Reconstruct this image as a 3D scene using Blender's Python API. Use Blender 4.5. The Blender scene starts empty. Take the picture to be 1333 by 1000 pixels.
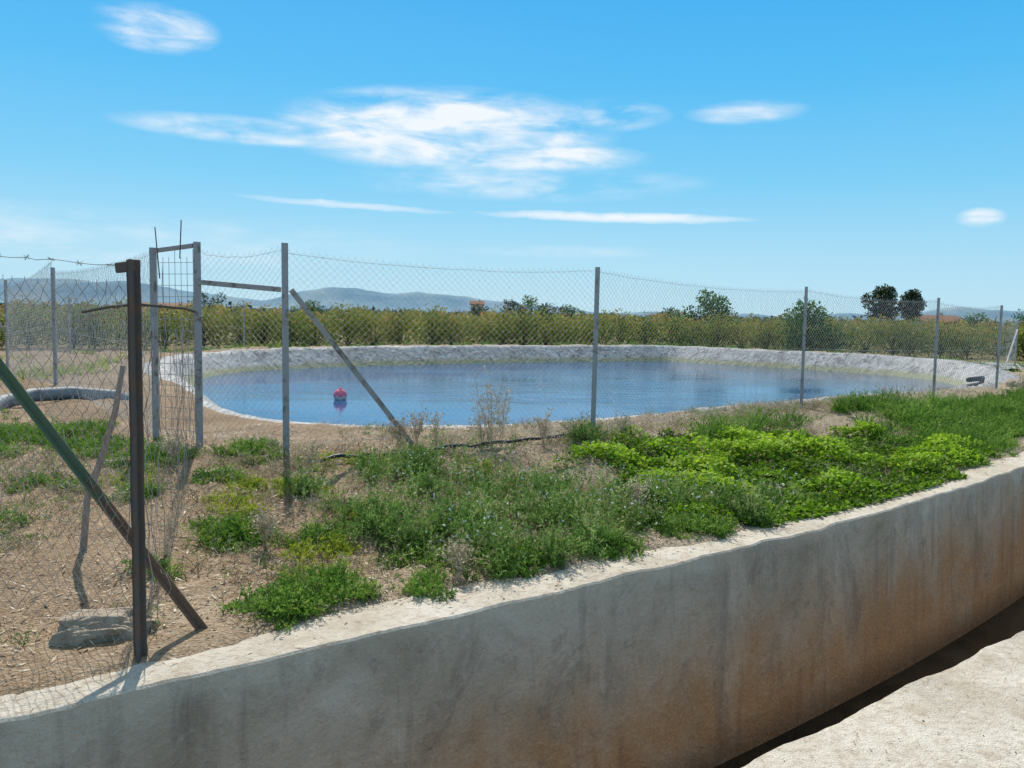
import bpy, math, random, bmesh
import numpy as np
from mathutils import Matrix, Vector
random.seed(7); rng=np.random.default_rng(7)
sc=bpy.context.scene
COL=sc.collection
# ------------------------------------------------------------ helpers
def link(o): COL.objects.link(o); return o
def meshobj(name,V,F,mat=None,smooth=False,parent=None,uvn=None):
    me=bpy.data.meshes.new(name); me.from_pydata([tuple(v) for v in V],[],[tuple(f) for f in F]); me.update()
    if smooth: me.polygons.foreach_set('use_smooth',[True]*len(me.polygons))
    o=bpy.data.objects.new(name,me); link(o)
    if mat: me.materials.append(mat)
    if parent: o.parent=parent
    return o
def quadmesh(name,V,mat,tint=None,parent=None):
    n=len(V); me=bpy.data.meshes.new(name)
    me.vertices.add(n*4); me.loops.add(n*4); me.polygons.add(n)
    me.vertices.foreach_set('co',np.asarray(V,dtype=np.float32).ravel())
    me.loops.foreach_set('vertex_index',np.arange(n*4,dtype=np.int32))
    me.polygons.foreach_set('loop_start',np.arange(0,n*4,4,dtype=np.int32))
    me.polygons.foreach_set('loop_total',np.full(n,4,dtype=np.int32))
    if tint is not None:
        a=me.attributes.new('tint','FLOAT','FACE'); a.data.foreach_set('value',np.asarray(tint,dtype=np.float32))
    me.update(calc_edges=True); me.materials.append(mat)
    o=bpy.data.objects.new(name,me); link(o)
    if parent: o.parent=parent
    return o
def empty(name,loc,label,cat,group=None):
    o=bpy.data.objects.new(name,None); o.location=loc; o.empty_display_size=.2; link(o)
    o['label']=label; o['category']=cat
    if group: o['group']=group
    return o
def tag(o,label,cat,group=None):
    o['label']=label; o['category']=cat
    if group: o['group']=group
    return o
def tube(path,radii,sides=8,cap=True):
    path=[Vector(p) for p in path]; V=[];F=[]
    if not hasattr(radii,'__len__'): radii=[radii]*len(path)
    prev=None
    for i,p in enumerate(path):
        a=path[max(0,i-1)]; b=path[min(len(path)-1,i+1)]; t=(b-a).normalized()
        if prev is None:
            u=t.orthogonal().normalized()
        else:
            u=(prev-t*prev.dot(t)).normalized()
        prev=u; w=t.cross(u)
        for k in range(sides):
            an=2*math.pi*k/sides
            V.append(p+(u*math.cos(an)+w*math.sin(an))*radii[i])
    for i in range(len(path)-1):
        for k in range(sides):
            k2=(k+1)%sides
            F.append((i*sides+k,i*sides+k2,(i+1)*sides+k2,(i+1)*sides+k))
    if cap:
        F.append(tuple(range(sides))[::-1]); F.append(tuple(range((len(path)-1)*sides,len(path)*sides)))
    return V,F
def join(parts):
    V=[];F=[]
    for v,f in parts:
        o=len(V); V+=list(v); F+=[tuple(i+o for i in q) for q in f]
    return V,F
def profile_bar(a,b,prof,up=Vector((0,1,0)),jit=0,seg=1):
    a=Vector(a);b=Vector(b); t=(b-a).normalized(); u=(up-t*up.dot(t)).normalized(); w=t.cross(u)
    V=[];F=[];n=len(prof)
    for i in range(seg+1):
        p=a.lerp(b,i/seg); j=Vector((random.gauss(0,jit),random.gauss(0,jit),0))
        for x,y in prof: V.append(p+j+w*x+u*y)
    for i in range(seg):
        for k in range(n): F.append((i*n+k,i*n+(k+1)%n,(i+1)*n+(k+1)%n,(i+1)*n+k))
    F.append(tuple(range(n))[::-1]); F.append(tuple(range(seg*n,seg*n+n)))
    return V,F
def Lprof(s,t): return [(-s/2,-s/2),(s/2,-s/2),(s/2,-s/2+t),(-s/2+t,-s/2+t),(-s/2+t,s/2),(-s/2,s/2)]
def Tprof(s,t): return [(-s/2,0),(s/2,0),(s/2,t),(t/2,t),(t/2,s),(-t/2,s),(-t/2,t),(-s/2,t)]
def Bprof(a,b,c=.004): return [(-a/2+c,-b/2),(a/2-c,-b/2),(a/2,-b/2+c),(a/2,b/2-c),(a/2-c,b/2),(-a/2+c,b/2),(-a/2,b/2-c),(-a/2,-b/2+c)]
_perm=rng.random((256,256))
def vnoise(x,y):
    x=np.asarray(x,float);y=np.asarray(y,float)
    xi=np.floor(x).astype(int);yi=np.floor(y).astype(int);fx=x-xi;fy=y-yi
    fx=fx*fx*(3-2*fx);fy=fy*fy*(3-2*fy)
    a=_perm[xi&255,yi&255];b=_perm[(xi+1)&255,yi&255];c=_perm[xi&255,(yi+1)&255];d=_perm[(xi+1)&255,(yi+1)&255]
    return (a*(1-fx)+b*fx)*(1-fy)+(c*(1-fx)+d*fx)*fy-.5
def fbm(x,y,o=4):
    s=0;a=1
    for i in range(o): s=s+a*vnoise(x*2**i+17*i,y*2**i+31*i); a*=.5
    return s
def ss(a,b,x):
    t=np.clip((x-a)/(b-a),0,1); return t*t*(3-2*t)
# ------------------------------------------------------------ material kit
class M:
    def __init__(s,name,rough=.8,spec=.3):
        s.m=bpy.data.materials.new(name); s.m.use_nodes=True; s.nt=s.m.node_tree; s.n=s.nt.nodes; s.l=s.nt.links
        s.b=s.n['Principled BSDF']; s.b.inputs['Roughness'].default_value=rough
        s.b.inputs['Specular IOR Level'].default_value=spec
        s.out=s.n['Material Output']
        s.tc=s.n.new('ShaderNodeTexCoord'); s.geo=s.n.new('ShaderNodeNewGeometry')
    def pos(s): return s.geo.outputs['Position']
    def noise(s,scale,detail=4,rough=.55,vec=None,dist=0,obj=False):
        k=s.n.new('ShaderNodeTexNoise'); k.inputs['Scale'].default_value=scale; k.inputs['Detail'].default_value=detail
        k.inputs['Roughness'].default_value=rough; k.inputs['Distortion'].default_value=dist
        s.l.new(vec if vec is not None else (s.tc.outputs['Object'] if obj else s.pos()),k.inputs['Vector']); return k.outputs['Fac']
    def mapv(s,scale,rot=(0,0,0)):
        k=s.n.new('ShaderNodeMapping'); k.inputs['Scale'].default_value=scale; k.inputs['Rotation'].default_value=rot
        s.l.new(s.pos(),k.inputs['Vector']); return k.outputs['Vector']
    def ramp(s,fac,stops):
        k=s.n.new('ShaderNodeValToRGB'); e=k.color_ramp.elements
        while len(e)<len(stops): e.new(.5)
        for i,(p,c) in enumerate(stops):
            e[i].position=p; e[i].color=(*c,1) if len(c)==3 else c
        s.l.new(fac,k.inputs['Fac']); return k.outputs['Color']
    def mix(s,fac,a,b,mode='MIX'):
        k=s.n.new('ShaderNodeMix'); k.data_type='RGBA'; k.blend_type=mode
        for i,v in ((0,fac),(6,a),(7,b)):
            if isinstance(v,(int,float)): k.inputs[i].default_value=v
            elif isinstance(v,tuple): k.inputs[i].default_value=(*v,1)
            else: s.l.new(v,k.inputs[i])
        return k.outputs[2]
    def math(s,op,a,b=0,clamp=False):
        k=s.n.new('ShaderNodeMath'); k.operation=op; k.use_clamp=clamp
        for i,v in ((0,a),(1,b)):
            if isinstance(v,(int,float)): k.inputs[i].default_value=v
            else: s.l.new(v,k.inputs[i])
        return k.outputs[0]
    def mr(s,v,a,b,c=0,d=1):
        k=s.n.new('ShaderNodeMapRange'); k.inputs[1].default_value=a;k.inputs[2].default_value=b;k.inputs[3].default_value=c;k.inputs[4].default_value=d
        s.l.new(v,k.inputs[0]); return k.outputs[0]
    def xyz(s,v=None):
        k=s.n.new('ShaderNodeSeparateXYZ'); s.l.new(v if v is not None else s.pos(),k.inputs[0]); return k.outputs
    def attr(s,name):
        k=s.n.new('ShaderNodeAttribute'); k.attribute_name=name; return k.outputs['Fac']
    def rand(s):
        k=s.n.new('ShaderNodeObjectInfo'); return k.outputs['Random']
    def color(s,c):
        if isinstance(c,tuple): s.b.inputs['Base Color'].default_value=(*c,1)
        else: s.l.new(c,s.b.inputs['Base Color'])
        return s
    def bump(s,h,st=.5,dist=.02):
        k=s.n.new('ShaderNodeBump'); k.inputs['Distance'].default_value=dist
        if isinstance(st,(int,float)): k.inputs['Strength'].default_value=st
        else: s.l.new(st,k.inputs['Strength'])
        s.l.new(h,k.inputs['Height']); s.l.new(k.outputs['Normal'],s.b.inputs['Normal']); return s
def leafmat(name,stops,trans=.35,randamt=0,big=0):
    k=M(name,.6,.2); c=k.ramp(k.attr('tint'),stops)
    if big:
        c=k.mix(k.mr(k.noise(big,3),.35,.65),k.mix(1.,c,(.68,.72,.62),'MULTIPLY'),c)
    if randamt:
        c=k.mix(k.mr(k.rand(),0,1,0,randamt),c,(.32,.20,.06))
    k.color(c)
    t=k.n.new('ShaderNodeBsdfTranslucent'); k.l.new(c,t.inputs['Color'])
    mx=k.n.new('ShaderNodeMixShader'); mx.inputs[0].default_value=trans
    k.l.new(k.b.outputs[0],mx.inputs[1]); k.l.new(t.outputs[0],mx.inputs[2]); k.l.new(mx.outputs[0],k.out.inputs['Surface'])
    return k.m
# soil
k=M('dry_soil',.95,.1)
n1=k.noise(.9,5,.6); n2=k.noise(9,5,.7); n3=k.noise(60,3,.7)
c=k.ramp(n1,[(.3,(.28,.20,.13)),(.5,(.40,.31,.21)),(.7,(.54,.445,.33))])
c=k.mix(k.mr(n2,.42,.68),c,(.31,.23,.15)); c=k.mix(k.mr(n3,.5,.70,0,.8),c,(.68,.60,.46))
c=k.mix(k.mr(n3,.42,.3,0,.8),c,(.11,.08,.05))
px=k.xyz()[0]
c=k.mix(k.mr(k.math('ADD',px,k.math('MULTIPLY',k.math('SUBTRACT',n1,.5),4)),.2,-1.8,0,.7),c,k.mix(1.,c,(.84,.71,.61),'MULTIPLY'))
far=k.mr(k.xyz()[1],36,42); c=k.mix(far,c,k.mix(n2,(.16,.16,.05),(.30,.22,.13)))
k.color(c); k.bump(k.math('ADD',n2,k.math('MULTIPLY',n3,.5)),1.,.045); SOIL=k.m
# concrete cap
k=M('weathered_concrete',.9,.15)
a=k.noise(1.6,5,.65); b=k.noise(22,5,.7); g=k.noise(140,2,.6); md=k.noise(6,5,.7)
c=k.ramp(a,[(.3,(.46,.385,.29)),(.55,(.64,.57,.465)),(.75,(.74,.68,.58))])
c=k.mix(k.mr(b,.50,.70,0,.75),c,(.38,.28,.19)); c=k.mix(k.mr(md,.53,.63,0,.55),c,(.42,.33,.235)); c=k.mix(k.mr(g,.53,.72,0,.6),c,(.28,.23,.18)); c=k.mix(k.mr(b,.40,.28,0,.6),c,(.76,.71,.62))
k.color(c); k.bump(k.math('ADD',b,k.math('MULTIPLY',g,.5)),.8,.018); CONC=k.m
# channel wall
k=M('stained_wall_concrete',.85,.2)
z=k.xyz()[2]; st=k.noise(1.6,5,.6,k.mapv((1.7,1.7,.26))); st2=k.noise(5,4,.6,k.mapv((1.5,1.5,.12))); bl=k.noise(1.7,6,.68,dist=.5); fine=k.noise(38,4,.7); med=k.noise(7,5,.7); blot=k.noise(1.1,6,.75,dist=1.)
c=k.ramp(bl,[(.3,(.36,.295,.215)),(.5,(.52,.44,.34)),(.7,(.66,.575,.46))])
lev=k.math('ADD',z,k.math('ADD',k.math('MULTIPLY',k.math('SUBTRACT',st,.5),1.8),k.math('MULTIPLY',k.xyz()[0],-.10)))
low=k.math('MULTIPLY',k.mr(lev,-.58,-1.2),k.mr(blot,.40,.56,.35,1))
c=k.mix(k.math('MULTIPLY',low,.8),c,k.mix(fine,(.38,.205,.09),(.62,.39,.19)))
c=k.mix(k.mr(st,.57,.70,0,.5),c,(.16,.13,.10)); c=k.mix(k.mr(blot,.44,.36,0,.45),c,(.22,.18,.14)); c=k.mix(k.mr(st2,.55,.67,0,.35),c,(.20,.165,.13)); c=k.mix(k.mr(z,-1.2,-1.46,0,.75),c,(.12,.085,.055))
c=k.mix(k.mr(med,.55,.68,0,.45),c,(.27,.22,.165)); c=k.mix(k.mr(fine,.55,.8,0,.5),c,(.72,.64,.52)); c=k.mix(k.mr(z,-.12,-.0,0,.45),c,(.64,.55,.43))
k.color(c); k.bump(k.math('ADD',fine,k.math('MULTIPLY',med,1.5)),.9,.018); WALL=k.m
k=M('channel_mud',.12,.5); k.color(k.ramp(k.noise(3,4),[(.4,(.012,.013,.010)),(.7,(.05,.04,.028))])); k.bump(k.noise(14,3),.15,.02); MUD=k.m
# liner
k=M('liner_sheet',.7,.2)
z=k.xyz()[2]; a=k.noise(.5,5,.6); b=k.noise(3.5,4,.6,dist=1.); w=k.noise(1.3,4,.6,k.mapv((2.4,2.4,.4)),dist=1.6)
c=k.ramp(a,[(.3,(.29,.28,.27)),(.7,(.42,.41,.395))]); c=k.mix(k.mr(b,.50,.66,0,.4),c,(.20,.20,.195)); c=k.mix(k.mr(w,.56,.62,0,.8),c,(.10,.10,.105))
c=k.mix(k.mr(w,.45,.38,0,.6),c,(.56,.55,.53))
wl=k.mr(k.math('ADD',z,k.math('MULTIPLY',k.math('SUBTRACT',a,.5),.25)),-.08,-.2); c=k.mix(k.math('MULTIPLY',wl,.8),c,k.mix(b,(.33,.31,.14),(.16,.17,.08)))
k.color(c); k.bump(k.math('ADD',w,k.math('MULTIPLY',b,.4)),.6,.10); LINER=k.m
# pond water
k=M('pond_water',.04,.28); k.b.inputs['IOR'].default_value=1.33
k.color(k.ramp(k.noise(.14,3,.6,k.mapv((1,1.8,1))),[(.38,(.005,.058,.165)),(.62,(.009,.098,.26))]))
n1=k.noise(1.1,2,.5,k.mapv((1,2.6,1))); n2=k.noise(5,3,.6,k.mapv((1,2.4,1))); wind=k.mr(k.noise(.16,3,.5,k.mapv((.8,2.2,1))),.42,.6,.05,.22)
k.bump(k.math('ADD',n1,k.math('MULTIPLY',n2,.3)),wind,.10); WATER=k.m
def metal(name,base,rust,amt,rough=.45,met=.35):
    k=M(name,rough,.4); k.b.inputs['Metallic'].default_value=met
    a=k.noise(9,5,.7); f=k.noise(70,3,.6)
    c=k.mix(k.mr(a,.62-amt*.35,.72-amt*.3),k.mix(f,base,tuple(x*.75 for x in base)),k.mix(f,rust,tuple(x*.5 for x in rust)))
    k.color(c); k.bump(f,.4,.004); return k.m
GALV=metal('galvanised_steel',(.40,.39,.40),(.24,.20,.17),.25,.55)
RUST=metal('rusty_steel',(.13,.11,.095),(.21,.135,.095),.4,.9,.05)
WIRE=metal('galvanised_wire',(.66,.65,.64),(.42,.38,.34),.2,.5,.1)
RWIRE=metal('rusty_wire',(.44,.39,.35),(.32,.22,.16),.35,.85,.1)
k=M('painted_green_steel',.75,.3); a=k.noise(9,5,.7); f=k.noise(60,3)
zz_=k.math('ADD',k.xyz()[2],k.math('MULTIPLY',k.math('SUBTRACT',a,.5),.9))
k.color(k.mix(k.mr(zz_,.78,.62),k.mix(f,(.13,.19,.115),(.09,.13,.08)),k.mix(f,(.24,.15,.10),(.12,.08,.055)))); k.bump(f,.4,.004); BRACE=k.m
k=M('black_pipe',.5,.4); k.color(k.ramp(k.noise(6,4),[(.3,(.015,.015,.017)),(.7,(.05,.048,.045))])); HOSE=k.m
k=M('grey_pipe',.6,.3); k.color(k.ramp(k.noise(4,5),[(.3,(.12,.14,.15)),(.7,(.27,.28,.29))])); GPIPE=k.m
k=M('rock',.95,.1); k.color(k.ramp(k.noise(12,6,.7),[(.3,(.25,.185,.13)),(.7,(.52,.43,.33))])); k.bump(k.noise(25,5),1.,.03); ROCK=k.m
k=M('bark',.95,.1); k.color(k.ramp(k.noise(14,4),[(.3,(.05,.035,.025)),(.7,(.13,.10,.075))])); BARK=k.m
k=M('weathered_wood',.9,.1); k.color(k.ramp(k.noise(8,5,.7,k.mapv((6,6,1))),[(.3,(.20,.14,.11)),(.7,(.48,.36,.30))])); k.bump(k.noise(30,4),.5,.006); WOOD=k.m
k=M('dry_stem',.9,.1); k.color(k.ramp(k.noise(20,3),[(.3,(.42,.30,.19)),(.7,(.62,.50,.35))])); STEM=k.m
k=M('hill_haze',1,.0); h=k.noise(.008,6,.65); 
c=k.ramp(h,[(.35,(.13,.23,.31)),(.5,(.19,.29,.36)),(.65,(.28,.36,.38))]); k.color(c); HILL=k.m  # aerial haze is painted into the hill base colour as blue-grey
BROAD=leafmat('ground_cover_leaf',[(0,(.08,.15,.012)),(.5,(.24,.42,.018)),(1,(.48,.64,.05))],.45,0,1.4)
FEATH=leafmat('feathery_weed_leaf',[(0,(.06,.12,.025)),(.5,(.19,.33,.07)),(.85,(.33,.43,.13)),(1,(.50,.44,.24))],.4,0,1.1)
GRASSM=leafmat('weed_leaf',[(0,(.05,.12,.02)),(.5,(.16,.32,.04)),(1,(.35,.47,.09))],.4,0,.9)
YELM=leafmat('yellow_weed_leaf',[(0,(.13,.18,.02)),(.5,(.34,.43,.035)),(1,(.52,.55,.07))],.4)
DRY=leafmat('dry_straw',[(0,(.18,.12,.07)),(.5,(.46,.36,.23)),(1,(.76,.66,.49))],.15)
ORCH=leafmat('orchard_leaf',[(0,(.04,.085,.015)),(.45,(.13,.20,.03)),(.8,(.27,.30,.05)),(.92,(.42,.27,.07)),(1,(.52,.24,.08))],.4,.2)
PINE=leafmat('pine_leaf',[(0,(.012,.026,.014)),(.6,(.04,.07,.03)),(1,(.09,.125,.05))],.1)
TREEL=leafmat('tree_leaf',[(0,(.025,.055,.012)),(.6,(.07,.16,.028)),(1,(.16,.28,.06))],.3)
# ------------------------------------------------------------ terrain maths
A0=math.radians(35.5); DX,DY=math.cos(A0),math.sin(A0)
def cs(s):
    s=np.asarray(s,float)
    return np.where(s<3.5,0,np.where(s<12,.0095*(s-3.5)**2,.6864+.1615*(s-12)))
def w2s(x,y):
    s=x*DX+y*DY; return s,(-x*DY+y*DX)-cs(s)
def s2w(s,n):
    n=n+cs(s); return s*DX-n*DY, s*DY+n*DX
crest=[(-6.3,15.6),(-4.7,12.2),(-3.5,10.6),(-2.2,10.05),(-.6,10.1),(1.0,11.0),(2.9,12.5),(5.2,14.6),(7.3,16.4),(9.6,18.0),(12.2,20.2),(14.2,23.6),(14.9,27.6),(13.2,31.0),(9.0,34.6),(7.2,36.6),(5.4,36.0),(-1,32.6),(-7.3,27.8),(-9.4,24.3),(-8.8,20.0)]
for _ in range(3):
    q=[]
    for i in range(len(crest)):
        a=crest[i];b=crest[(i+1)%len(crest)]
        q+=[(a[0]*.75+b[0]*.25,a[1]*.75+b[1]*.25),(a[0]*.25+b[0]*.75,a[1]*.25+b[1]*.75)]
    crest=q
CR=np.array(crest)
def pond_sd(x,y):
    x=np.asarray(x,float);y=np.asarray(y,float); shp=x.shape; x=x.ravel();y=y.ravel()
    best=np.full(x.shape,1e9)
    msk=(abs(x-2)<40)&(abs(y-23)<40)
    X=x[msk];Y=y[msk];bb=np.full(X.shape,1e9);ii=np.zeros(X.shape,bool)
    for i in range(len(CR)):
        ax,ay=CR[i];bx,by=CR[(i+1)%len(CR)]
        dx,dy=bx-ax,by-ay; t=np.clip(((X-ax)*dx+(Y-ay)*dy)/(dx*dx+dy*dy),0,1)
        bb=np.minimum(bb,(X-ax-t*dx)**2+(Y-ay-t*dy)**2)
        c=((ay>Y)!=(by>Y))
        with np.errstate(divide='ignore',invalid='ignore'):
            c&=X<(bx-ax)*(Y-ay)/(by-ay)+ax
        ii^=c
    d=np.sqrt(bb); d[ii]*=-1; best[msk]=d
    best=np.where(best>1e8,60,best)
    return best.reshape(shp)
def nearw(x,y):
    return 1-ss(14.5,19,np.asarray(y,float)-.45*np.maximum(np.asarray(x,float),0))
def zc(y,x): return .19-.06*ss(2,9,x)*(1-ss(18,26,y))+.13*ss(18,30,y)
def hfun(x,y,rough=True):
    x=np.asarray(x,float);y=np.asarray(y,float)
    s,n=w2s(x,y); sd=pond_sd(x,y)
    top=.2-.08*ss(8,16,s)
    bank=top*ss(4.1,7.2,n)
    r=fbm(x*1.3,y*1.3,4)*.11+fbm(x*7,y*7,3)*.04 if rough else 0
    crestz=zc(y,x)
    out=crestz+(-.35-crestz)*ss(1.0,5,sd)
    ff=ss(13,20,y)*ss(8,12,n)
    h=bank*(1-ff)+out*ff
    h=h+r*ss(3.95,4.5,n)*(1-ss(45,70,np.abs(y)))*.9
    nwt=nearw(x,y)
    cut=crestz-.12+.09*nwt+np.minimum(sd,0)*1.3
    cut=np.maximum(cut,-2.6)
    w=1-ss(.25-.2*nwt,.75-.35*nwt,sd); h=h*(1-w)+cut*w
    e=3.79+.24*fbm(s*1.3,s*0+3.1,3)+.09*fbm(s*9,s*0+1,2)
    edge=-.035+.055*ss(0,.2,n-e)
    h=np.where(n<4.4,edge*(1-ss(4.0,4.4,n))+np.maximum(h,.02)*ss(4.0,4.4,n),h)
    h=np.where(n<3.70,-2.0,h)
    e2=1.12+.10*fbm(s*2.1,s*0+7,3)
    nearh=-.03+.05*ss(0,.15,e2-n)+fbm(x*5,y*5,3)*.02
    h=np.where(n<1.55,nearh,h)
    return h
def hz(x,y): return float(hfun(np.array([x]),np.array([y]))[0])
def grow(start,end,step,f=1.25):
    o=[];p=start;d=step;sg=1 if end>start else -1
    while (p<end if sg>0 else p>end):
        d*=f; p+=sg*d; o.append(p)
    return o
S=sorted(grow(-9,-5000,.15)+list(np.arange(-9,0,.2))+list(np.arange(0,13,.10))+list(np.arange(13,26,.2))+grow(26,6000,.25))
N=sorted(grow(-1,-3000,.2)+list(np.arange(-1,1.5,.08))+[1.53,1.56,1.6,2.6,3.4,3.66,3.69,3.71]+list(np.arange(3.73,8.6,.07))+list(np.arange(8.6,12,.15))+list(np.arange(12,40,.3))+grow(40,6000,.5))
SS,NN=np.meshgrid(np.array(S),np.array(N)); GX,GY=s2w(SS,NN); GZ=hfun(GX,GY)
ns=len(S);nn=len(N)
V=np.stack([GX.ravel(),GY.ravel(),GZ.ravel()],1)
ii,jj=np.meshgrid(np.arange(ns-1),np.arange(nn-1)); a=(jj*ns+ii).ravel()
F=np.stack([a,a+1,a+1+ns,a+ns],1)
me=bpy.data.meshes.new('ground'); me.vertices.add(len(V)); me.vertices.foreach_set('co',V.astype(np.float32).ravel())
me.loops.add(F.size); me.loops.foreach_set('vertex_index',F.astype(np.int32).ravel()); me.polygons.add(len(F))
me.polygons.foreach_set('loop_start',np.arange(0,F.size,4,dtype=np.int32)); me.polygons.foreach_set('loop_total',np.full(len(F),4,dtype=np.int32))
me.polygons.foreach_set('use_smooth',np.ones(len(F),bool)); me.update(calc_edges=True); me.materials.append(SOIL)
g=link(bpy.data.objects.new('ground',me)); g['kind']='structure'
# ------------------------------------------------------------ channel
def strip(name,prof,mats,s0=-12,s1=60,step=.04,edgej=None):
    sv=list(np.arange(s0,0,.12))+list(np.arange(0,13,step))+list(np.arange(13,s1,.5)); V=[];F=[];m=len(prof)
    for s in sv:
        for k,(n,z) in enumerate(prof):
            jn=0;jz=0
            if edgej and k in edgej:
                q=edgej[k]; jn=q*float(fbm(s*3.1,2.2,4)) ; jz=q*.5*float(fbm(s*4.3,9.,4)) +q*.8*min(0,float(fbm(s*1.1,19.,4))+.25)
            x,y=s2w(s,n+jn); V.append((float(x),float(y),z+jz))
    for i in range(len(sv)-1):
        for k in range(m-1): F.append((i*m+k,(i+1)*m+k,(i+1)*m+k+1,i*m+k+1))
    o=meshobj(name,V,F,None,True)
    for mm in mats[0]: o.data.materials.append(mm)
    mi=[mats[1][k] for i in range(len(sv)-1) for k in range(m-1)]; o.data.polygons.foreach_set('material_index',mi)
    o.data.update(); o.data.set_sharp_from_angle(angle=math.radians(28)); return o
fw=strip('channel_wall',[(3.50,-1.75),(3.52,-1.1),(3.54,-.6),(3.555,-.3),(3.565,-.1),(3.568,-.012),(3.580,-.001),(3.68,.0),(3.80,.0),(3.95,-.004),(3.99,-.3)],([WALL,CONC],[0,0,0,0,0,1,1,1,1,1]),edgej={4:.006,5:.03,6:.03})
tag(fw,'long concrete irrigation channel wall stained brown below a pale top','wall')
nw=strip('channel_wall',[(1.10,-.3),(1.16,-.004),(1.3,0),(1.5,0),(1.72,.0),(1.765,-.001),(1.776,-.012),(1.78,-.6),(1.79,-1.75)],([WALL,CONC],[1,1,1,1,1,1,0,0]),edgej={4:.005,5:.03,6:.03})
tag(nw,'pale concrete channel edge with rough broken rim','wall')
cf=strip('channel_water',[(1.70,-1.50),(2.6,-1.51),(3.62,-1.50)],([MUD],[0,0]),step=.5); cf['kind']='structure'
# ------------------------------------------------------------ liner and water
dist=np.r_[0,np.cumsum(np.hypot(*(np.roll(CR,-1,0)-CR).T))]
m=1300; tt=np.linspace(0,dist[-1],m,endpoint=False)
CX=np.interp(tt,dist,np.r_[CR[:,0],CR[0,0]]);CY=np.interp(tt,dist,np.r_[CR[:,1],CR[0,1]])
tx=np.roll(CX,-3)-np.roll(CX,3);ty=np.roll(CY,-3)-np.roll(CY,3);L=np.hypot(tx,ty);nx=ty/L;ny=-tx/L
if pond_sd(CX[:1]+nx[:1]*.3,CY[:1]+ny[:1]*.3)[0]<0: nx,ny=-nx,-ny
offs=[.95,.6,.35,.15,0,-.1,-.2,-.3,-.4,-.5,-.6,-.7,-.82,-1.0,-1.3,-2.0]
V=[];F=[]
NWt=nearw(CX,CY)
for j,o in enumerate(offs):
    px=CX+nx*(o);py=CY+ny*(o); cz=zc(CY,CX)
    fold=fbm(tt*1.5+o*.6,tt*0+o*.7+4,2)*.07+np.clip(.22-np.abs(fbm(tt*.9+o*1.2,tt*0+o*.3,2)),0,1)*.30*ss(4,12,CX)+fbm(tt*5+o*2,tt*0+o*2.,2)*.014
    if j==0: z=hfun(px,py)-.10-.1*NWt
    elif j==1: z=hfun(px,py)+.02+fold*.3-.12*NWt
    elif o>0: z=cz+.02+fold*.6-(.03+.2*o)*NWt
    elif o==0: z=cz+.02+fold*.7-.02*NWt
    else: z=cz+.02+o*.85+fold*.8
    px=px+nx*fold*.8;py=py+ny*fold*.8
    V+=list(zip(px.tolist(),py.tolist(),z.tolist()))
for j in range(len(offs)-1):
    for i in range(m):
        i2=(i+1)%m; F.append((j*m+i,j*m+i2,(j+1)*m+i2,(j+1)*m+i))
lin=meshobj('reservoir_liner',V,F,LINER,True); tag(lin,'wrinkled grey plastic liner around the irrigation reservoir','pond liner')
wv=[(x,y,-.3) for x,y in CR[::2]]
wt=meshobj('reservoir_water',wv,[tuple(range(len(wv)))],WATER); wt['kind']='structure'
V=[];F=[];gx=28;gy=12
for j in range(gy):
    for i in range(gx):
        u=i/(gx-1);v=j/(gy-1)
        x=14.9+u*5.5+v*(-.8);y=25.2+u*2.6+v*4.2
        V.append((x,y,.18+.08*float(fbm(x*1.5,y*1.5,3))-.1*u))
for j in range(gy-1):
    for i in range(gx-1): a=j*gx+i;F.append((a,a+1,a+1+gx,a+gx))
o=meshobj('plastic_sheet',V,F,LINER,True); tag(o,'loose grey plastic sheet spread beside the reservoir','plastic sheet')
# ------------------------------------------------------------ hills
prof=[(-900,14),(-300,26),(-100,30),(0,33),(60,37),(150,34),(200,28),(260,20),(340,10),(380,20),(430,30),(460,31),(500,26),(545,29),(600,22),(680,12),(770,6),(850,6),(1000,5),(1130,8),(1200,14),(1240,20),(1300,16),(1400,9),(1700,5),(2200,4)]
px_=np.array([(p[0]-666.5)/1050*1500 for p in prof]);ph_=np.array([p[1]/1050*1500 for p in prof])
xs=np.linspace(-2300,2300,420);ys=np.linspace(1250,1900,26)
V=[];F=[]
for y in ys:
    b=np.exp(-((y-1550)/150)**2)
    h=np.interp(xs*1500/y,px_,ph_)*b*1.02+(fbm(xs/90,xs*0+y/90,5)*10+2)*b-2*(1-b)-.5
    V+=list(zip(xs.tolist(),[float(y)]*len(xs),h.tolist()))
nx_=len(xs)
for j in range(len(ys)-1):
    for i in range(nx_-1): a=j*nx_+i;F.append((a,a+1,a+1+nx_,a+nx_))
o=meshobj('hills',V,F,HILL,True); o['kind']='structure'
# ------------------------------------------------------------ leaf kits
def unit(v): return v/np.maximum(np.linalg.norm(v,axis=-1,keepdims=True),1e-9)
def rleaf(P,D,Ln,W,nrm=None):
    D=unit(D); R=rng.normal(size=D.shape) if nrm is None else nrm
    Sd=unit(np.cross(D,R)); Ln=Ln[:,None];W=W[:,None]
    return np.stack([P,P+D*Ln*.45+Sd*W*.5,P+D*Ln,P+D*Ln*.45-Sd*W*.5],1)
def blades(P,D,Ln,W,droop=.3):
    D=unit(D);Sd=unit(np.cross(D,rng.normal(size=D.shape)));Ln=Ln[:,None];W=W[:,None]
    mid=P+D*Ln*.55; tip=P+D*Ln; tip[:,2]-=Ln[:,0]*droop
    q1=np.stack([P-Sd*W*.5,P+Sd*W*.5,mid+Sd*W*.35,mid-Sd*W*.35],1)
    q2=np.stack([mid-Sd*W*.35,mid+Sd*W*.35,tip+Sd*W*.04,tip-Sd*W*.04],1)
    return np.concatenate([q1,q2])
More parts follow.
